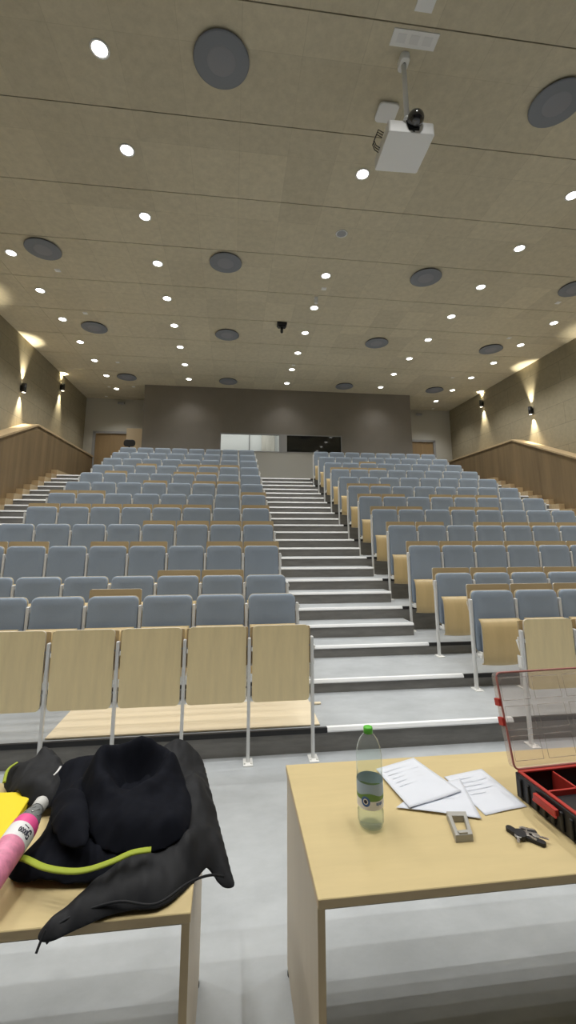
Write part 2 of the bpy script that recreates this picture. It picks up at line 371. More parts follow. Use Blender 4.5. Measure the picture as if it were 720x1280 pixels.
for B in 'LR':
    for u in range(1,13):
        y=dk(u+1)-G; z=zk(u); typ='A' if u<3 else 'B'
        for n in range(1,9):
            x=XL-(n-.5)*W if B=='L' else XR+(n-.5)*W
            end=(B=='L' and n==1) or (B=='R' and n==8)
            ra=n in RAISE[B].get(u,[])
            s=get_seat((typ,ra,end)); s.location=(x,y,z)
            blk='left block' if B=='L' else 'right block'
            tag(s,'grey flip-up seat%s, %s from the centre aisle, %s row, %s'%(' with raised table' if ra else '',ORD[n],ORD[u],blk),'seat','grey auditorium seats, %s row of the %s'%(ORD[u],blk))
# front row of wood panels on posts
def make_front(endpost,left=True):
    r=empty('front_panel')
    b=NB(); plate(b,rrect(.470,.585,.035,5),lambda x,z:Vector((x,-.012,.438+z)),lambda x,z:Vector((x,.006,.438+z)),side=1); build('panel',b,[m_ply,m_edge],r)
    b=NB(); plate(b,rrect(.505,.30,.01,3),lambda x,z:Vector((x,.034,.705+z)),lambda x,z:Vector((x,.052,.705+z))); build('folding_table',b,m_plyd,r)
    for s in (-1,1):
        for z in (.55,.86): b=NB(); bx(b,(s*.2395,.0,z),(.012,.008,.012)); build('panel_fixing',b,m_gplastic,r)
    def post(x):
        b=NB(); bx(b,(x,0,.465),(.026,.04,.93)); build('post',b,m_steel,r,bevel=.008)
        b=NB(); bx(b,(x,-.012,.004),(.075,.12,.008))
        for s in (-1,1): cyl(b,(x+s*.025,-.04,.008),(x+s*.025,-.04,.016),.008,8)
        build('foot_plate',b,m_white,r)
        b=NB(); bx(b,(x+.022,.035,.84),(.008,.10,.03)); bx(b,(x+.022,.07,.765),(.008,.025,.14),Matrix.Rotation(-.45,3,'X')); bx(b,(x-.016,.025,.66),(.008,.05,.10)); build('table_bracket',b,m_white,r)
    post(-W/2)
    if endpost: post(W/2)
    return r
pf={}
for B in 'LR':
    for n in range(1,9):
        x=XL-(n-.5)*W if B=='L' else XR+(n-.5)*W
        e=(B=='L' and n==1) or (B=='R' and n==8)
        if e in pf: s=copy_tree(pf[e])
        else: s=pf[e]=make_front(e)
        s.location=(x,dk(1)-G,0)
        tag(s,'pale wood front panel on grey posts, %s from the centre aisle, %s block'%(ORD[n],'left' if B=='L' else 'right'),'desk panel','wood panels before the first row, %s block'%('left' if B=='L' else 'right'))
# raw plywood sheet lying on the first tier under the left block
b=NB(); bb(b,-1.42,.775,D1+.045,D1+.62,.1834,.1934)
bb(b,.775,.88,D1+.50,D1+.54,.1834,.1934)
tag(build('plywood_sheet',b,m_sheet),'pale raw plywood sheet lying under the front panels of the left block','plywood')
# black swivel chair at the back
p=at(162,552,y=14.55); ch=empty('swivel_chair',(p.x,14.55,TOP)); tag(ch,'black swivel chair standing behind the last row at the upper left','chair')
b=NB(); P=rrect(.38,.24,.10,6); plate(b,P,lambda x,z:Vector((x,-.03,1.13+z)),lambda x,z:Vector((x,.03,1.13+z))); build('backrest',b,m_bplastic,ch,bevel=.02)
b=NB(); bx(b,(0,0,.85),(.05,.03,.6)); bx(b,(0,.12,.56),(.05,.26,.03)); build('back_stem',b,m_bplastic,ch)
b=NB(); plate(b,rrect(.44,.44,.10,6),lambda x,y:Vector((x,y,.55)),lambda x,y:Vector((x,y,.62))); build('seat',b,m_bplastic,ch,bevel=.02)
b=NB(); cyl(b,(0,.22,.08),(0,.22,.55),.03,12)
build('gas_column',b,m_bplastic,ch)
for i in range(5):
    a=2*PI*i/5+.3; b=NB(); bx(b,(math.cos(a)*.15,.22+math.sin(a)*.15,.085),(.30,.045,.03),Matrix.Rotation(a,3,'Z')); g=build('leg',b,m_bplastic,ch)
    b=NB(); cyl(b,(math.cos(a)*.29-.015,.22+math.sin(a)*.29,.035),(math.cos(a)*.29+.015,.22+math.sin(a)*.29,.035),.035,12); build('caster',b,m_bplastic,g)
# ------------------------------------------------------------------ ceiling fittings
def spot(loc,dirv,energy,size,blend,col=(1,.985,.95),rad=.04):
    l=bpy.data.lights.new('spot','SPOT'); l.energy=energy; l.spot_size=math.radians(size); l.spot_blend=blend; l.color=col; l.shadow_soft_size=rad
    o=bpy.data.objects.new('spot_light',l); COL.objects.link(o); o.location=loc; o.rotation_euler=Vector(dirv).to_track_quat('-Z','Y').to_euler(); return o
def make_down(lit=True):
    r=empty('recessed_downlight')
    b=NB(); lathe(b,[(.085,.0),(.105,-.002),(.11,-.008),(.095,-.012),(.084,-.008),(.084,.0)],28); build('trim_ring',b,m_wplastic,r)
    b=NB(); lathe(b,[(.0005,-.006),(.05,-.0065),(.085,-.004)],28); build('diffuser',b,m_lamp if lit else m_gplastic,r)
    return r
LP=150.
CN={-4.38:'outer left',-1.60:'inner left',1.87:'centre',5.37:'inner right',8.17:'outer right'}
dn=None; ys=[.45,1.65,2.87]+[4.17+1.30*i for i in range(9)]
for cx_,cn in CN.items():
    outer=cn.startswith('outer'); Y=list(ys)+([15.9] if outer else [])
    for i,y in enumerate(Y):
        yy=y+(0 if i<12 else 0)
        if cx_==1.87 and i==3: continue      # no lamp beside the projector mount
        if cx_==1.87 and i==5: continue      # this one is unlit
        if dn is None: dn=make_down(); o=dn
        else: o=copy_tree(dn)
        o.location=(cx_,yy,CEIL-.0005)
        vis=i-3
        nth=(['three places behind','two places behind','one place behind','level with'][i]+' the projector mount') if i<4 else ORD[i-3]+' lamp from the stage'
        tag(o,'small round lit ceiling lamp, %s column, %s'%(cn,nth),'ceiling lamp','lit recessed lamps of the %s column'%cn)
        spot((cx_,yy,CEIL-.03),(0,0,-1),LP*(1.0 if yy<14 else (.25 if yy<15 else .9)),114,1.0)
o=make_down(False); o.location=(1.88,6.78,CEIL-.0005); tag(o,'unlit grey round ceiling lamp beyond the projector','ceiling lamp')
# big round grey diffusers
def make_diff():
    r=empty('round_ceiling_diffuser')
    b=NB(); lathe(b,[(.0005,-.045),(.30,-.045),(.322,-.037),(.322,-.028),(.30,-.022),(.28,0)],48); build('plate',b,m_spk,r)
    b=NB(); lathe(b,[(.0005,-.052),(.15,-.052),(.165,-.045)],40); build('centre_disc',b,m_spk2,r)
    b=NB(); lathe(b,[(.30,-.002),(.31,-.018),(.29,-.02)],40); build('neck_ring',b,m_dark,r)
    return r
df=None
for ri,y in enumerate((4.11,7.85,11.0,14.58)):
    for ci,x in enumerate((-3.70,-.23,3.99,7.46)):
        if ri==0 and ci in (0,3): continue
        if df is None: df=make_diff(); o=df
        else: o=copy_tree(df)
        o.location=(x,y,CEIL)
        tag(o,'round grey ceiling disc, %s from the left, %s row from the stage'%(['first','second','third','fourth'][ci],['first','second','third','fourth'][ri]),'ceiling diffuser','big round grey discs on the ceiling')
# small square detectors
def detector():
    b=NB(); plate(b,rrect(.11,.11,.012,3),lambda x,y:Vector((x,y-.055,-.004)),lambda x,y:Vector((x,y-.055,0))); plate(b,rrect(.08,.08,.01,3),lambda x,y:Vector((x,y-.04,-.012)),lambda x,y:Vector((x,y-.04,-.004))); return build('ceiling_detector',b,m_wplastic)
dt=None
for px,py,w in ((72,338,'left part, nearest of the left column'),(106.5,391.5,'left part, second of the left column'),(147,453,'left part, third of the left column'),(167,483.5,'above the left recess, right of the pair'),(136.5,483.5,'above the left recess, left of the pair'),(133,495.5,'above the left recess, farthest back'),(405,361,'centre, beside the white spotlight'),(367,456.5,'centre, before the booth wall'),(697.5,378.5,'right part, nearest of the right column'),(636.5,422.5,'right part, second of the right column'),(566,472,'right part, third of the right column'),(541,511,'above the right recess')):
    p=at(px,py,z=CEIL)
    if dt is None: dt=detector(); o=dt
    else: o=copy_tree(dt)
    o.location=(p.x,min(p.y,YW-.3),CEIL); tag(o,'tiny white square ceiling detector, '+w,'detector','small white ceiling detectors')
# small white cylinder spotlight at the centre column
p=at(395,376,z=7.12); sp_=empty('surface_spotlight',(p.x,p.y,CEIL)); tag(sp_,'small white cylindrical spotlight fixed to the ceiling centre','spotlight')
b=NB(); cyl(b,(0,0,0),(0,0,-.02),.05); build('base',b,m_wplastic,sp_); b=NB(); cyl(b,(0,0,-.02),(0,0,-.15),.042); build('body',b,m_wplastic,sp_,bevel=.004)
# black T shaped camera
p=Vector((1.18,10.22,CEIL)); tc=empty('ceiling_camera',p); tag(tc,'black ceiling mounted camera hanging on a short stem','camera')
b=NB(); bx(b,(0,0,-.045),(.25,.20,.07)); build('mount',b,m_bplastic,tc,bevel=.01)
b=NB(); bx(b,(0,0,-.1),(.20,.14,.05)); build('body',b,m_bplastic,tc,bevel=.01)
b=NB(); cyl(b,(0,0,-.12),(0,0,-.24),.036); lathe(b,[(.036,-.24),(.034,-.26),(.02,-.275),(.0005,-.28)],16); build('stem',b,m_bplastic,tc)
# vents / plates near the projector
a=at(518,49,z=CEIL); b=NB(); bx(b,(0,0,-.006),(.52,.17,.012))
for i in range(3): bx(b,((i-1)*.15,0,-.013),(.10,.09,.003),mi=1)
o=build('ceiling_plate',b,[m_wplastic,mat('pale_grey_plastic',(.72,.73,.735),.5)],loc=(a.x,a.y,CEIL)); tag(o,'long white socket plate on the ceiling before the projector mount','ceiling plate')
a=at(533,2,z=CEIL); b=NB(); bx(b,(0,0,-.006),(.19,.17,.012)); bx(b,(0,0,-.013),(.12,.10,.003)); o=build('ceiling_plate',b,m_wplastic,loc=(a.x,a.y,CEIL)); tag(o,'small white square plate at the very top of the ceiling view','ceiling plate')
# access point
a=at(483.5,141,z=CEIL-.03); ap=empty('wireless_access_point',(a.x,a.y,CEIL)); tag(ap,'white rounded square access point on the ceiling beside the projector','access point')
b=NB(); plate(b,rrect(.27,.27,.06,6),lambda x,y:Vector((x,y-.135,-.045)),lambda x,y:Vector((x,y-.135,-.01))); build('cover',b,m_wplastic,ap,bevel=.012)
b=NB(); bx(b,(0,0,-.006),(.18,.18,.012)); build('mounting_plate',b,m_gplastic,ap)
# projector
PZ=6.20; c0=at(486,164,z=PZ); c1=at(543,168,z=PZ); c2=at(468,214,z=PZ); c3=at(522,217,z=PZ)
ctr=(c0+c1+c2+c3)/4; ax=((c1-c0)+(c3-c2)); rz=math.atan2(ax.y,ax.x)*.6
pw,pd,ph=((c1-c0).length+(c3-c2).length)/2,((c2-c0).length+(c3-c1).length)/2,.155
pj=empty('ceiling_projector',(ctr.x,ctr.y,PZ),rz); tag(pj,'white ceiling projector with dark dome lens hanging from a white pole','projector')
b=NB(); plate(b,rrect(pw,pd,.025,4),lambda x,y:Vector((x,y-pd/2,0)),lambda x,y:Vector((x,y-pd/2,ph))); build('body',b,m_wplastic,pj,bevel=.01)
b=NB(); plate(b,[(-.085,ph+.012),(.085,ph+.012),(.065,.035),(-.055,.035)],lambda x,z:Vector((x+.02,-pd/2-.006,z)),lambda x,z:Vector((x+.02,-pd/2+.05,z))); 
bx(b,(.02,-pd/2-.004,.02),(.03,.006,.012)); build('lens_recess',b,m_bplastic,pj,bevel=.004)
b=NB(); bmesh.ops.create_uvsphere(b,u_segments=28,v_segments=18,radius=.095,matrix=Matrix.Translation((.035,-pd/2-.035,ph*.98))); build('lens_dome',b,m_lens,pj,smooth=True)
pole=Matrix.Rotation(-rz,4,'Z')@(Vector((1.86,3.86,PZ))-Vector((ctr.x,ctr.y,PZ)))
b=NB(); cyl(b,(pole.x,pole.y,ph+.01),(pole.x,pole.y,CEIL-PZ-.0),.029,20); cyl(b,(pole.x,pole.y,ph-.0),(pole.x,pole.y,ph+.02),.04,20); build('pole',b,m_wplastic,pj)
b=NB(); plate(b,rrect(.11,.17,.04,5),lambda x,y:Vector((pole.x+x,pole.y+y-.085,CEIL-PZ-.10)),lambda x,y:Vector((pole.x+x,pole.y+y-.085,CEIL-PZ))); mc=build('mount_cover',b,m_wplastic,pj,bevel=.012)
b=NB(); cyl(b,(pole.x,pole.y-.02,CEIL-PZ-.102),(pole.x,pole.y-.02,CEIL-PZ-.09),.016); build('cable_hole',b,m_bplastic,mc)
b=NB()
for q,(o1,o2) in enumerate(((0,.10),(.03,.14),(-.03,.07))):
    tube(b,[(-pw/2+.02,.08+o1,ph*.6),(-pw/2-.05,.06+o1,ph*.75),(-pw/2-.085,.02+o1,ph*.9),(-pw/2-.05,-.04+o1,ph+.07),(-pw/2+.06,-.02+o1,ph+.03)],.006,6)
build('cable',b,m_bplastic,pj)
# wall sconces
def make_sconce(s):
    r=empty('wall_sconce')
    b=NB(); bx(b,(s*.012,0,.13),(.024,.07,.14)); build('wall_bracket',b,m_bplastic,r)
    b=NB(); lathe(b,[(.052,.26),(.058,.26),(.058,0),(.052,0),(.05,.02)],24,Matrix.Translation((s*.085,0,0))); build('body',b,mat('black_metal',(.02,.02,.02),.4),r)
    for z in (.012,.248):
        b=NB(); cyl(b,(s*.085,0,z-.003),(s*.085,0,z+.003),.05,24); build('lens',b,m_sclamp,r)
    return r
for side,x,s,pts in (('left',WL,1,[(6.9,3.65),(9.48,4.74),(12.04,5.66),(14.6,6.60)]),('right',WR,-1,[(6.9,3.65),(9.5,4.66),(12.07,5.56),(14.66,6.61)])):
    sc=None
    for i,(y,z) in enumerate(pts):
        if sc is None: sc=make_sconce(s); o=sc
        else: o=copy_tree(sc)
        o.location=(x,y,z); tag(o,'black up and down wall lamp on the %s wall, %s from the back'%(side,['fourth','third','second','first'][i]),'wall lamp','black wall lamps on the %s wall'%side)
        for dz_,dd in ((.265,1),(-.005,-1)):
            spot((x+s*.085,y,z+dz_),(-s*.10,0,dd),210,50,1.0,(1,.90,.68),.03)
# small grey cameras in the recess
for px,py,w in ((152,503.5,'left'),(523,517.5,'right')):
    p=at(px,py,y=YW-.1); c=empty('security_camera',(p.x,YW,p.z)); tag(c,'small grey security camera high on the rear wall, %s recess'%w,'camera','grey cameras high on the rear wall')
    b=NB(); bx(b,(0,-.03,0),(.10,.06,.10)); build('bracket',b,m_gplastic,c,bevel=.005); b=NB(); cyl(b,(-.13,-.12,-.01),(.13,-.16,-.03),.05,16); build('housing',b,m_gplastic,c,bevel=.006)
    b=NB(); cyl(b,(.13,-.16,-.03),(.136,-.161,-.031),.036,16); build('lens',b,m_lens,c)
# booth light
al=bpy.data.lights.new('booth_light','AREA'); al.energy=24; al.shape='RECTANGLE'; al.size=3.6; al.size_y=.8; al.color=(1,.98,.94); ao=bpy.data.objects.new('booth_light',al); COL.objects.link(ao); ao.location=(-.2,16.1,6.15); ao.rotation_euler=(0,0,0)
# ------------------------------------------------------------------ desks
def desk(name,x0,x1,label):
    y0,y1,h=1.375,2.10,.75
    r=empty(name,((x0+x1)/2,(y0+y1)/2,0)); w=x1-x0; d=y1-y0; tag(r,label,'desk')
    b=NB(); bb(b,-w/2,w/2,-d/2,d/2,h-.025,h); b.normal_update()
    for f in b.faces: f.material_index=0 if abs(f.normal.z)>.5 else 1
    build('desktop',b,[m_desk,m_deskedge],r,bevel=.002,bseg=1)
    b=NB(); bb(b,-w/2+.03,w/2-.03,d/2-.075,d/2-.055,.24,h-.026); build('modesty_panel',b,m_deskside,r)
    for s in (-1,1):
        b=NB(); xx=s*(w/2-.009-.006); bb(b,xx-.011,xx+.011,-d/2+.03,d/2-.01,.012,h-.025); b.normal_update()
        for f in b.faces: f.material_index=0 if abs(f.normal.x)>.5 else 1
        sp=build('side_panel',b,[m_deskside,m_deskedge],r)
        for yy in (-d/2+.06,d/2-.04):
            b=NB(); cyl(b,(xx,yy,0),(xx,yy,.012),.014,12); build('foot',b,m_bplastic,sp)
    return r
desk('presenter_desk',.262,1.88,'beech desk on the right with papers, water bottle and organiser case')
desk('presenter_desk',-1.70,-.088,'beech desk on the left under the black jacket')
DZ=.75
# papers
def sheet(pts,z,label,marks=5):
    P=[at(px,py,z=z) for px,py in pts]
    b=NB(); n=14; grid=[]
    for i in range(n+1):
        row=[]
        for j in range(n+1):
            u,v=i/n,j/n; p=P[0]*(1-u)*(1-v)+P[1]*u*(1-v)+P[2]*u*v+P[3]*(1-u)*v
            p=p.copy(); p.z=z+.0030+.0018*math.sin(u*5+pts[0][0])*math.sin(v*4); row.append(b.verts.new(p))
        grid.append(row)
    rnd=random.Random(int(pts[0][0]))
    for i in range(n):
        for j in range(n): b.faces.new((grid[i][j],grid[i+1][j],grid[i+1][j+1],grid[i][j+1])).smooth=True
    o=build('paper_sheet',b,m_paper,solid=.0006); tag(o,label,'paper','loose papers on the right desk')
    b=NB()
    for k in range(marks):
        v=.14+.1*k; u0=.1+rnd.random()*.05; u1=.5+rnd.random()*.38
        q=[]
        for (u,vv) in ((u0,v),(u1,v),(u1,v+.012),(u0,v+.012)):
            p=P[0]*(1-u)*(1-vv)+P[1]*u*(1-vv)+P[2]*u*vv+P[3]*(1-u)*vv; q.append(b.verts.new((p.x,p.y,z+.0050)))
        b.faces.new(q)
    build('printed_lines',b,m_ink,o)
    return o
sheet([(555,972),(602,962),(659,1009),(607,1020)],DZ+.000,'white sheet of paper on the desk, right end of the paper group')
sheet([(500,985),(560,970),(598,1012),(597,1026)][:0] or [(530,985),(575,974),(602,1024),(495,1010)],DZ+.004,'white sheet of paper at the lower middle of the paper group')
sheet([(470,962),(517,948),(577,990),(512,1011)],DZ+.009,'white sheet of paper lying on top, left end of the paper group')
# water bottle
p=at(465,1034,z=DZ); wb=empty('water_bottle',(p.x,p.y+.01,DZ)); tag(wb,'clear plastic water bottle with green cap standing on the right desk','bottle')
prof=[(.0005,.008),(.025,.004),(.040,.006),(.0455,.02),(.046,.05),(.0435,.058),(.0435,.062),(.046,.07),(.046,.165),(.0445,.17),(.046,.176),(.046,.225),(.043,.25),(.034,.275),(.021,.292),(.0145,.298),(.0145,.305)]
b=NB(); lathe(b,prof,36); build('body',b,m_pet,wb)
b=NB(); lathe(b,[(.0005,.010),(.038,.010),(.0435,.022),(.044,.05),(.0415,.058),(.044,.07),(.044,.088),(.0005,.088)],36); build('water',b,m_water,wb)
b=NB(); lathe(b,[(.0005,.318),(.015,.318),(.0165,.315),(.0165,.298),(.015,.297)],24); build('cap',b,m_green,wb)
b=NB()
def lab(b,z0,z1,mi,a0=0,a1=2*PI,r=.0466,f0=None,f1=None,n=40):
    vs=[]
    for i in range(n+1):
        a=a0+(a1-a0)*i/n; c,s=math.cos(a),math.sin(a)
        vs.append((b.verts.new((r*c,r*s,z0+(f0(a) if f0 else 0))),b.verts.new((r*c,r*s,z1+(f1(a) if f1 else 0)))))
    for q,w in zip(vs,vs[1:]):
        f=b.faces.new((q[0],w[0],w[1],q[1])); f.material_index=mi; f.smooth=True
hill=lambda a:.006*math.sin(3*a+1)
lab(b,.070,.098,0); lab(b,.098,.116,2,f1=hill); lab(b,.116,.150,1,f0=hill)
def disc(b,cen,rad,zc,mi,r=.0472,n=20):
    c=b.verts.new((r*math.cos(cen),r*math.sin(cen),zc)); ring=[]
    for i in range(n):
        t=2*PI*i/n; a=cen+rad*math.cos(t)/r; ring.append(b.verts.new((r*math.cos(a),r*math.sin(a),zc+rad*math.sin(t))))
    for i in range(n): f=b.faces.new((c,ring[i],ring[(i+1)%n])); f.material_index=mi
CA=math.atan2(-1.66,-.51)
disc(b,CA-.35,.016,.096,3); disc(b,CA-.35,.009,.096,0,r=.0476); disc(b,CA-.35,.006,.096,4,r=.0479)
for i in range(5): 
    a=CA+.45+i*.11; lab(b,.086-.002*(i%2),.094,3,a,a+.07,.0474,n=2)
build('label',b,[m_lwhite,m_lsky,m_lgreen,m_lblue,m_dink],wb)
# grey rectangular metal frame
q=[at(x,y,z=DZ) for x,y in ((558,1022),(583,1022),(592,1052),(570,1054))]
c=(q[0]+q[1]+q[2]+q[3])/4; fr_=empty('metal_frame',(c.x,c.y,DZ)); tag(fr_,'small grey rectangular metal frame lying before the papers on the desk','metal frame')
b=NB(); L0=[v-c for v in q]; inn=[v*.60 for v in L0]; hh=.022
for i in range(4):
    j=(i+1)%4; V=[L0[i],L0[j],inn[j],inn[i]]
    lo=[b.verts.new((v.x,v.y,.0)) for v in V]; up=[b.verts.new((v.x*.97,v.y*.97,hh)) for v in V]
    b.faces.new(lo[::-1]); b.faces.new(up)
    for t in range(4): b.faces.new((lo[t],lo[(t+1)%4],up[(t+1)%4],up[t]))
bmesh.ops.remove_doubles(b,verts=b.verts[:],dist=.0002); build('ring_body',b,m_pewter,fr_,bevel=.002)
b=NB(); cyl(b,(L0[0].x-.004,L0[0].y-.015,.011),(L0[0].x+.006,L0[0].y-.015,.011),.007,12); bx(b,((L0[2].x+L0[3].x)/2,(L0[2].y+L0[3].y)/2+.01,.024),(.03,.012,.005)); build('clamp_screw',b,m_pewter,fr_)
# keys
p=at(655,1046,z=DZ); ky=empty('key_bunch',(p.x,p.y,DZ)); tag(ky,'bunch of keys with black fobs lying on the right desk','keys')
def keyp(name,c,ang,l,w,t,m,z,par=ky):
    b=NB(); R=Matrix.Rotation(ang,4,'Z'); M=Matrix.Translation((c[0],c[1],z))@R
    plate(b,[(x,y-l/2) for x,y in rrect(w,l,w*.45,5)],lambda x,y:M@Vector((x,y,0)),lambda x,y:M@Vector((x,y,t))); return build(name,b,m,par,bevel=.0015)
keyp('key_fob',(-.025,.018),.35,.052,.025,.012,m_bplastic,.001); keyp('key_fob',(-.016,-.004),-.3,.042,.038,.013,m_bplastic,.004); keyp('key_fob',(.028,.004),.9,.040,.028,.012,m_bplastic,.002); keyp('key_fob',(.018,-.030),.75,.065,.022,.011,m_bplastic,.001)
for (cx_,cy_,a) in ((.004,.006,.9),(.010,.016,1.3),(.0,-.008,.5),(-.03,-.014,-.6),(.03,-.02,.9)):
    g=keyp('key',(cx_,cy_),a,.024,.022,.0026,m_key,.013); M=Matrix.Translation((cx_,cy_,.013))@Matrix.Rotation(a,4,'Z')
    b=NB(); vs=bx(b,(0,-.022,.001),(.007,.030,.002))
    for i in range(3): bx(b,(.004,-.02-.005*i,.001),(.003,.003,.002))
    for v in b.verts: v.co=M@v.co
    build('key_blade',b,m_key,g)
b=NB(); tube(b,[(.016*math.cos(t*PI/8)+.0,.016*math.sin(t*PI/8)+.004,.013) for t in range(16)],.0011,6,closed=True); build('key_ring',b,m_key,ky)
# organiser case, lid open
cx0,cy1=1.135,1.765; cw,cd,chh=.50,.385,.085
oc=empty('organiser_case',(cx0,cy1,DZ)); tag(oc,'black and red organiser case with its clear lid open on the right desk','organiser case')
oc.rotation_euler=(0,0,.06)
b=NB(); P=[(0,0),(cw,0),(cw,-cd),(0,-cd)]
def ringwall(b,x0,x1,y0,y1,z0,z1,t,mi=0):
    bb(b,x0,x1,y1-t,y1,z0,z1,mi); bb(b,x0,x1,y0,y0+t,z0,z1,mi); bb(b,x0,x0+t,y0+t,y1-t,z0,z1,mi); bb(b,x1-t,x1,y0+t,y1-t,z0,z1,mi)
ringwall(b,0,cw,-cd,0,.006,chh,.014); bb(b,.0,cw,-cd,0,0.0,.008)
for i in range(9):
    y=-.03-i*.04; bx(b,(-.004,y,.040),(.010,.014,.062))
    x=.04+i*.052; bx(b,(x,-cd-.003,.040),(.02,.008,.06))
base=build('case_base',b,m_bplastic,oc,bevel=.004)
b=NB(); ringwall(b,.006,cw-.006,-cd+.006,-.006,chh,chh+.007,.014); build('rim',b,m_red,oc,bevel=.002)
b=NB()
for x in (.155,.325): bb(b,x-.004,x+.004,-cd+.015,-.015,.01,chh-.004)
for y in (-.13,-.25): bb(b,.015,cw-.015,y-.004,y+.004,.01,chh-.006)
build('dividers',b,m_red,oc)
b=NB(); bb(b,.020,.150,-.245,-.135,.009,.062); bb(b,.16,.32,-.245,-.135,.009,.062); bb(b,.020,.150,-cd+.018,-.255,.009,.06); bb(b,.33,.48,-.125,-.016,.009,.05)
bmesh.ops.bevel(b,geom=b.edges[:],offset=.004,segments=1); build('tray',b,m_bplastic,oc)
for x,n in ((.2,4),(.36,3)):
    b=NB()
    for i in range(n): cyl(b,(x+.02*i,-.05-.01*(i%2),.03),(x+.02*i+.015,-.07,.035),.004,8)
    build('screws',b,m_key,oc)
b=NB(); bx(b,(-.014,-.17,.062),(.016,.105,.022)); bx(b,(-.02,-.17,.05),(.008,.11,.008)); build('latch',b,m_red,oc,bevel=.003)
# lid: opened upright and leaning back
TH=math.radians(12); lh=.345
lid=empty('lid',(0,0,chh+.006)); lid.parent=oc; lid.rotation_euler=(-TH,0,0)
P=[(x+cw/2,z) for x,z in rrect(cw,lh,.02,5)]
b=NB(); plate(b,P,lambda x,z:Vector((x,.030,z)),lambda x,z:Vector((x,.033,z)))
for i in range(3):
    for j in range(3):
        x0=.03+i*.155; z0=.02+j*.108; pts=[(x0,.026,z0),(x0+.13,.026,z0),(x0+.13,.026,z0+.085),(x0,.026,z0+.085)]
        tube(b,pts,.0018,5,closed=True)
build('clear_panel',b,m_lid,lid)
b=NB(); n=len(P)
for i in range(n):
    (xa,za),(xb_,zb_)=P[i],P[(i+1)%n]
    b.faces.new([b.verts.new(v) for v in ((xa,0,za),(xb_,0,zb_),(xb_,.032,zb_),(xa,.032,za))])
build('clear_wall',b,m_lid,lid)
b=NB(); tube(b,[(x,0.0,z) for x,z in P],.0042,6,closed=True); build('red_seal',b,mat('muted_red_rubber',(.42,.16,.14),.5),lid)
b=NB(); bx(b,(-.006,.012,.235),(.014,.03,.028)); bx(b,(-.006,.012,.165),(.014,.03,.03)); build('hinge_clip',b,m_red,lid,bevel=.002)
# ------------------------------------------------------------------ left desk: jacket, pink bottle, yellow box
def pip(x,y,P):
    c=False; n=len(P); j=n-1
    for i in range(n):
        if (P[i][1]>y)!=(P[j][1]>y) and x<(P[j][0]-P[i][0])*(y-P[i][1])/(P[j][1]-P[i][1])+P[i][0]: c=not c
        j=i
    return c
def near(x,y,P):
    best=(9,0,0); n=len(P)
    for i in range(n):
        ax,ay=P[i];bx_,by=P[(i+1)%n]; dx,dy=bx_-ax,by-ay; t=max(0,min(1,((x-ax)*dx+(y-ay)*dy)/(dx*dx+dy*dy+1e-12)))
        qx,qy=ax+t*dx,ay+t*dy; d=math.hypot(x-qx,y-qy)
        if d<best[0]: best=(d,qx,qy)
    return best
def chaikin(P,n=2):
    for _ in range(n):
        Q=[]
        for i in range(len(P)):
            a,c=P[i],P[(i+1)%len(P)]; Q+= [tuple(a[k]*.75+c[k]*.25 for k in range(3)),tuple(a[k]*.25+c[k]*.75 for k in range(3))]
        P=Q
    return P
def cloth(name,outline,ctrl,thick,roll,fold,m,parent,step=.007,seed=0,fs=(9,4),extra=None):
    "cloth patch: outline [(px,py,z)], heights from ctrl points, rounded edges and folds"
    O=[]
    for px,py,z in outline: p=at(px,py,z=z); O.append((p.x,p.y,z))
    O=chaikin(O,2); P2=[(a,c) for a,c,_ in O]
    C=[(a,c,z) for a,c,z in O[::2]]+[(lambda p:(p.x,p.y,z))(at(px,py,z=z)) for px,py,z in ctrl for _ in (0,)]
    nb=len(O[::2]); wts=[1]*nb+[5]*(len(C)-nb)
    x0=min(a for a,_ in P2)-step;x1=max(a for a,_ in P2)+step;y0=min(c for _,c in P2)-step;y1=max(c for _,c in P2)+step
    nx=int((x1-x0)/step)+1; ny=int((y1-y0)/step)+1; V={}; b=NB()
    for i in range(nx+1):
        for j in range(ny+1):
            x,y=x0+i*step,y0+j*step; ins=pip(x,y,P2); d,qx,qy=near(x,y,P2)
            if not ins:
                if d>step*1.3: continue
                x,y,d=qx,qy,0
            sw=sz=0
            for (a,c,z),w in zip(C,wts):
                ww=w/((x-a)**2+(y-c)**2+.0006)**1.5; sw+=ww; sz+=ww*z
            e=1-math.exp(-d/roll)
            q=Vector((x*fs[0]+seed,y*fs[1],seed*.7)); 
            f=(noise.noise(q)*.6+ (.5-abs(noise.noise(q*1.7+Vector((3,1,0)))))*.7+.25*noise.noise(q*4))*fold*e
            z=sz/sw+thick*e+f
            if extra: z+=extra(x,y)*e
            if x<-.095 and y>1.385: z=max(z,DZ+.003)
            V[i,j]=(b.verts.new((x,y,z)),ins)
    for i in range(nx):
        for j in range(ny):
            K=[(i,j),(i+1,j),(i+1,j+1),(i,j+1)]
            if all(k in V for k in K) and any(V[k][1] for k in K):
                try: b.faces.new([V[k][0] for k in K]).smooth=True
                except ValueError: pass
    bmesh.ops.remove_doubles(b,verts=b.verts[:],dist=.0004)
    # skirt: rolled underside so the cloth has real thickness
    o=build(name,b,m,parent,solid=.008,sub=1); return o
p=at(150,1040,z=DZ); jk=empty('jacket',(p.x,p.y,DZ)); tag(jk,'black hooded jacket with a lime stripe lying crumpled on the left desk','jacket')
class _:pass
jk.location=(0,0,0)
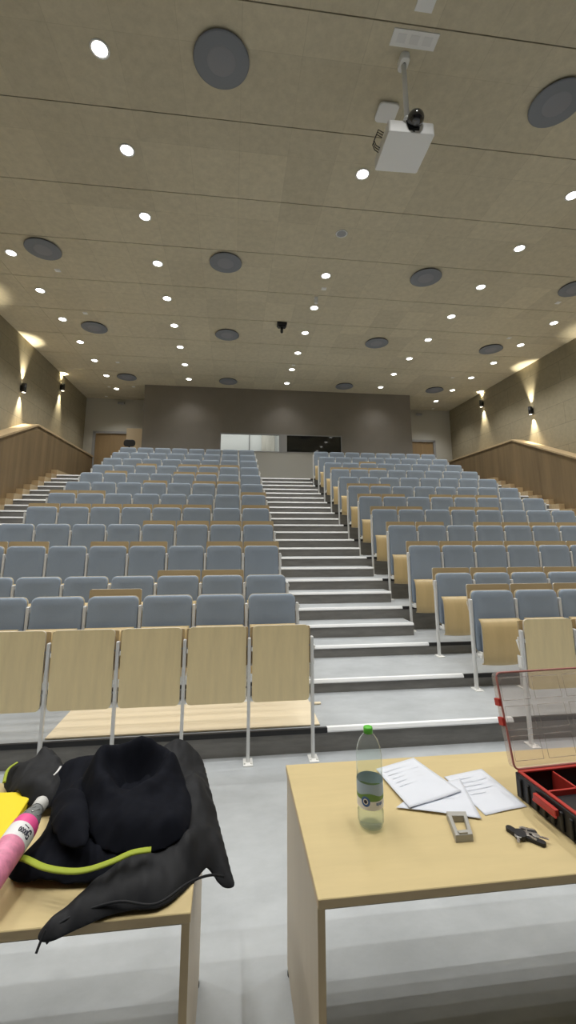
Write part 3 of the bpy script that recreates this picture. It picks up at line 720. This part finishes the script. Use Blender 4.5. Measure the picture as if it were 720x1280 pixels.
cloth('body',[(62,975,.80),(80,955,.84),(110,945,.86),(150,942,.87),(200,938,.87),(235,960,.84),(242,1010,.82),(238,1060,.79),(205,1085,.77),(150,1100,.765),(100,1108,.757),(50,1109,.755),(12,1104,.755),(10,1088,.765),(35,1065,.775),(62,1035,.785),(66,1000,.79)],
  [(110,1050,.80),(100,1000,.83),(150,1085,.785),(200,1040,.83),(60,1090,.78)],.03,.03,.036,m_jack2,jk,seed=1.3)
hq=at(166,985,z=.85)
def hoodf(x,y):
    dx,dy=(x-hq.x)/1.15,(y-hq.y); r=math.hypot(dx,dy); a=math.atan2(dy,dx)
    return (.062*(1+.55*math.sin(a))+.016*math.sin(2*a+.6)+.010*math.sin(5*a))*math.exp(-((r-.118-.012*math.sin(3*a))/.040)**2)-.075*math.exp(-(r/.062)**2)
cloth('hood',[(92,990,.82),(104,964,.845),(135,950,.865),(170,948,.87),(205,952,.865),(232,974,.855),(240,1005,.845),(236,1045,.825),(205,1068,.81),(160,1074,.805),(118,1066,.805),(94,1030,.81)],
  [(166,985,.84),(140,985,.85),(190,985,.85),(166,1030,.85),(120,1030,.845),(215,1030,.85)],.04,.03,.018,m_jack2,jk,seed=5.1,fs=(11,8),extra=hoodf)
cloth('sleeve',[(6,965,.79),(22,953,.82),(40,957,.82),(50,938,.85),(60,934,.86),(78,950,.84),(85,985,.80),(70,1008,.78),(40,1020,.76),(12,1000,.76),(4,985,.77)],[(40,980,.82),(25,985,.81)],.03,.02,.022,m_jack,jk,seed=8)
cloth('right_front',[(192,950,.85),(205,933,.875),(224,925,.885),(250,944,.83),(257,965,.80),(262,990,.785),(275,1040,.755),(285,1075,.735),(294,1104,.70),(290,1119,.675),(274,1117,.68),(263,1102,.70),(240,1108,.745),(215,1128,.755),(192,1142,.752),(150,1143,.752),(115,1156,.75),(88,1166,.75),(58,1182,.745),(44,1174,.745),(60,1154,.75),(95,1128,.758),(125,1098,.775),(160,1070,.80),(200,1050,.82),(212,1010,.83),(205,975,.85)],
  [(235,990,.83),(235,1060,.80),(180,1110,.78),(255,1075,.77),(130,1130,.765)],.028,.022,.030,m_jack,jk,seed=3.3)
cloth('collar',[(68,1000,.85),(90,985,.885),(108,990,.89),(112,1045,.86),(104,1065,.84),(70,1062,.82),(62,1030,.83)],[(88,1020,.875)],.02,.012,.006,m_jack2,jk,seed=6)
def ribbon(name,pts,r,flat,m,par,seg=8):
    b=NB(); Q=[at(x,y,z=z) for x,y,z in pts]; R=[]
    for i in range(len(Q)-1):
        for t in range(6):
            u=t/6; a=Q[max(i-1,0)];b0=Q[i];c0=Q[i+1];d0=Q[min(i+2,len(Q)-1)]
            R.append(.5*((2*b0)+(c0-a)*u+(2*a-5*b0+4*c0-d0)*u*u+(3*b0-a-3*c0+d0)*u**3))
    R.append(Q[-1]); tube(b,R,r,seg,flat); return build(name,b,m,par)
ribbon('lime_stripe',[(12,1072,.812),(30,1073,.818),(55,1084,.824),(85,1089,.828),(110,1087,.832),(140,1077,.838),(165,1066,.845),(189,1062,.845)],.0115,.4,m_lime,jk)
ribbon('cuff_trim',[(22,953,.845),(10,962,.835),(5,978,.825)],.006,.5,m_lime,jk)
ribbon('hem_seam',[(62,1162,.765),(85,1148,.772),(110,1137,.775),(150,1127,.785),(195,1130,.785),(235,1104,.790),(262,1094,.77),(280,1096,.745)],.0035,1,m_jack,jk)
ribbon('drawstring',[(58,1162,.765),(52,1174,.752),(45,1192,.735)],.0034,1,m_jack,jk); ribbon('drawstring',[(70,1158,.765),(67,1168,.755),(58,1179,.742)],.0036,1,m_jack,jk)
ribbon('care_label',[(76,958,.872),(72,964,.872),(67,969,.865)],.004,.4,mat('white_satin_tag',(.75,.75,.76),.5),jk)
# yellow box
p0=at(-60,1060,z=.755); yb=empty('yellow_box',(0,0,0)); tag(yb,'yellow plastic box at the left edge of the left desk','box')
P=[at(x,y,z=.80) for x,y in ((-60,992),(28,990),(36,998),(14,1032),(-10,1060),(-90,1070))]
b=NB(); plate(b,[(v.x,v.y) for v in P],lambda x,y:Vector((x,y,.752)),lambda x,y:Vector((x,y,.79))); build('tray',b,m_yel,yb,bevel=.006)
b=NB(); cc=sum((v for v in P),Vector())/6
plate(b,[(cc.x+(v.x-cc.x)*1.02,cc.y+(v.y-cc.y)*1.02) for v in P],lambda x,y:Vector((x,y,.79)),lambda x,y:Vector((x,y,.80))); build('lid',b,m_yel,yb,bevel=.004)
# pink bottle leaning on the box and jacket
tip=at(54,1001,z=.885); bot=at(-28,1120,z=.825)
d=(tip-bot); L=d.length; pk=empty('juice_bottle',bot); pk.rotation_mode='QUATERNION'; pk.rotation_quaternion=d.to_track_quat('Z','Y')
tag(pk,'bottle of pink drink with white cap lying at the left edge','bottle')
R=.040; b=NB(); lathe(b,[(.0005,0),(R*.8,.0),(R,.012),(R,L*.60),(R*.93,L*.66)],32); build('body',b,m_pinkp,pk)
b=NB(); lathe(b,[(R*1.01,L*.30),(R*1.02,L*.31),(R*1.02,L*.45)],32,mi=0); lathe(b,[(R*1.02,L*.45),(R*1.02,L*.60)],32,mi=1); lathe(b,[(R*1.02,L*.60),(R*1.0,L*.66),(R*.93,L*.70)],32,mi=2); lathe(b,[(R*1.01,L*.02),(R*1.01,L*.30)],32,mi=0)
build('label',b,[m_pinkp,m_lwhite,mat('hot_pink',(.85,.10,.33),.35)],pk)
# dark script lettering on the white band, towards the viewer
Rq=pk.rotation_quaternion.to_matrix(); toc=Rq.transposed()@(Vector((0,0,1.75))-(bot+d*.5)); a0=math.atan2(toc.y,toc.x)
b=NB()
def stroke(pts,r=.0012):
    tube(b,[((R*1.04)*math.cos(a0+x),(R*1.04)*math.sin(a0+x),L*.525+z) for x,z in pts],r,5)
stroke([(.55+.16*math.cos(t),.013*math.sin(t)) for t in [i*PI/5+.5 for i in range(9)]],.0018); stroke([(.5,-.002),(.62,-.002),(.62,-.012)],.0016)
for i in range(4):
    cx_=.28-i*.17; stroke([(cx_+.06*math.cos(t),-.003+.007*math.sin(t)) for t in [j*PI/4 for j in range(9)]])
stroke([(.3,.012),(-.1,.014)])
build('lettering',b,m_dink,pk)
b=NB(); lathe(b,[(R*.93,L*.69),(R*.80,L*.76),(R*.62,L*.82),(R*.50,L*.88),(R*.45,L*.90)],32)
for i in range(10):
    a=2*PI*i/10; tube(b,[((R*.86)*math.cos(a),(R*.86)*math.sin(a),L*.73),((R*.60)*math.cos(a+.5),(R*.60)*math.sin(a+.5),L*.83)],.0025,5)
build('neck',b,mat('smoky_clear_plastic',(.22,.23,.23),.12,spec=.8),pk)
b=NB(); lathe(b,[(R*.52,L*.885),(R*.55,L*.89),(R*.55,L*.975),(R*.46,L*.995),(.0005,L)],28); build('cap',b,mat('cap_pale_grey',(.62,.62,.60),.5),pk)
# world
w=bpy.data.worlds.new('world'); S.world=w; w.use_nodes=True; w.node_tree.nodes['Background'].inputs[0].default_value=(.01,.01,.01,1)
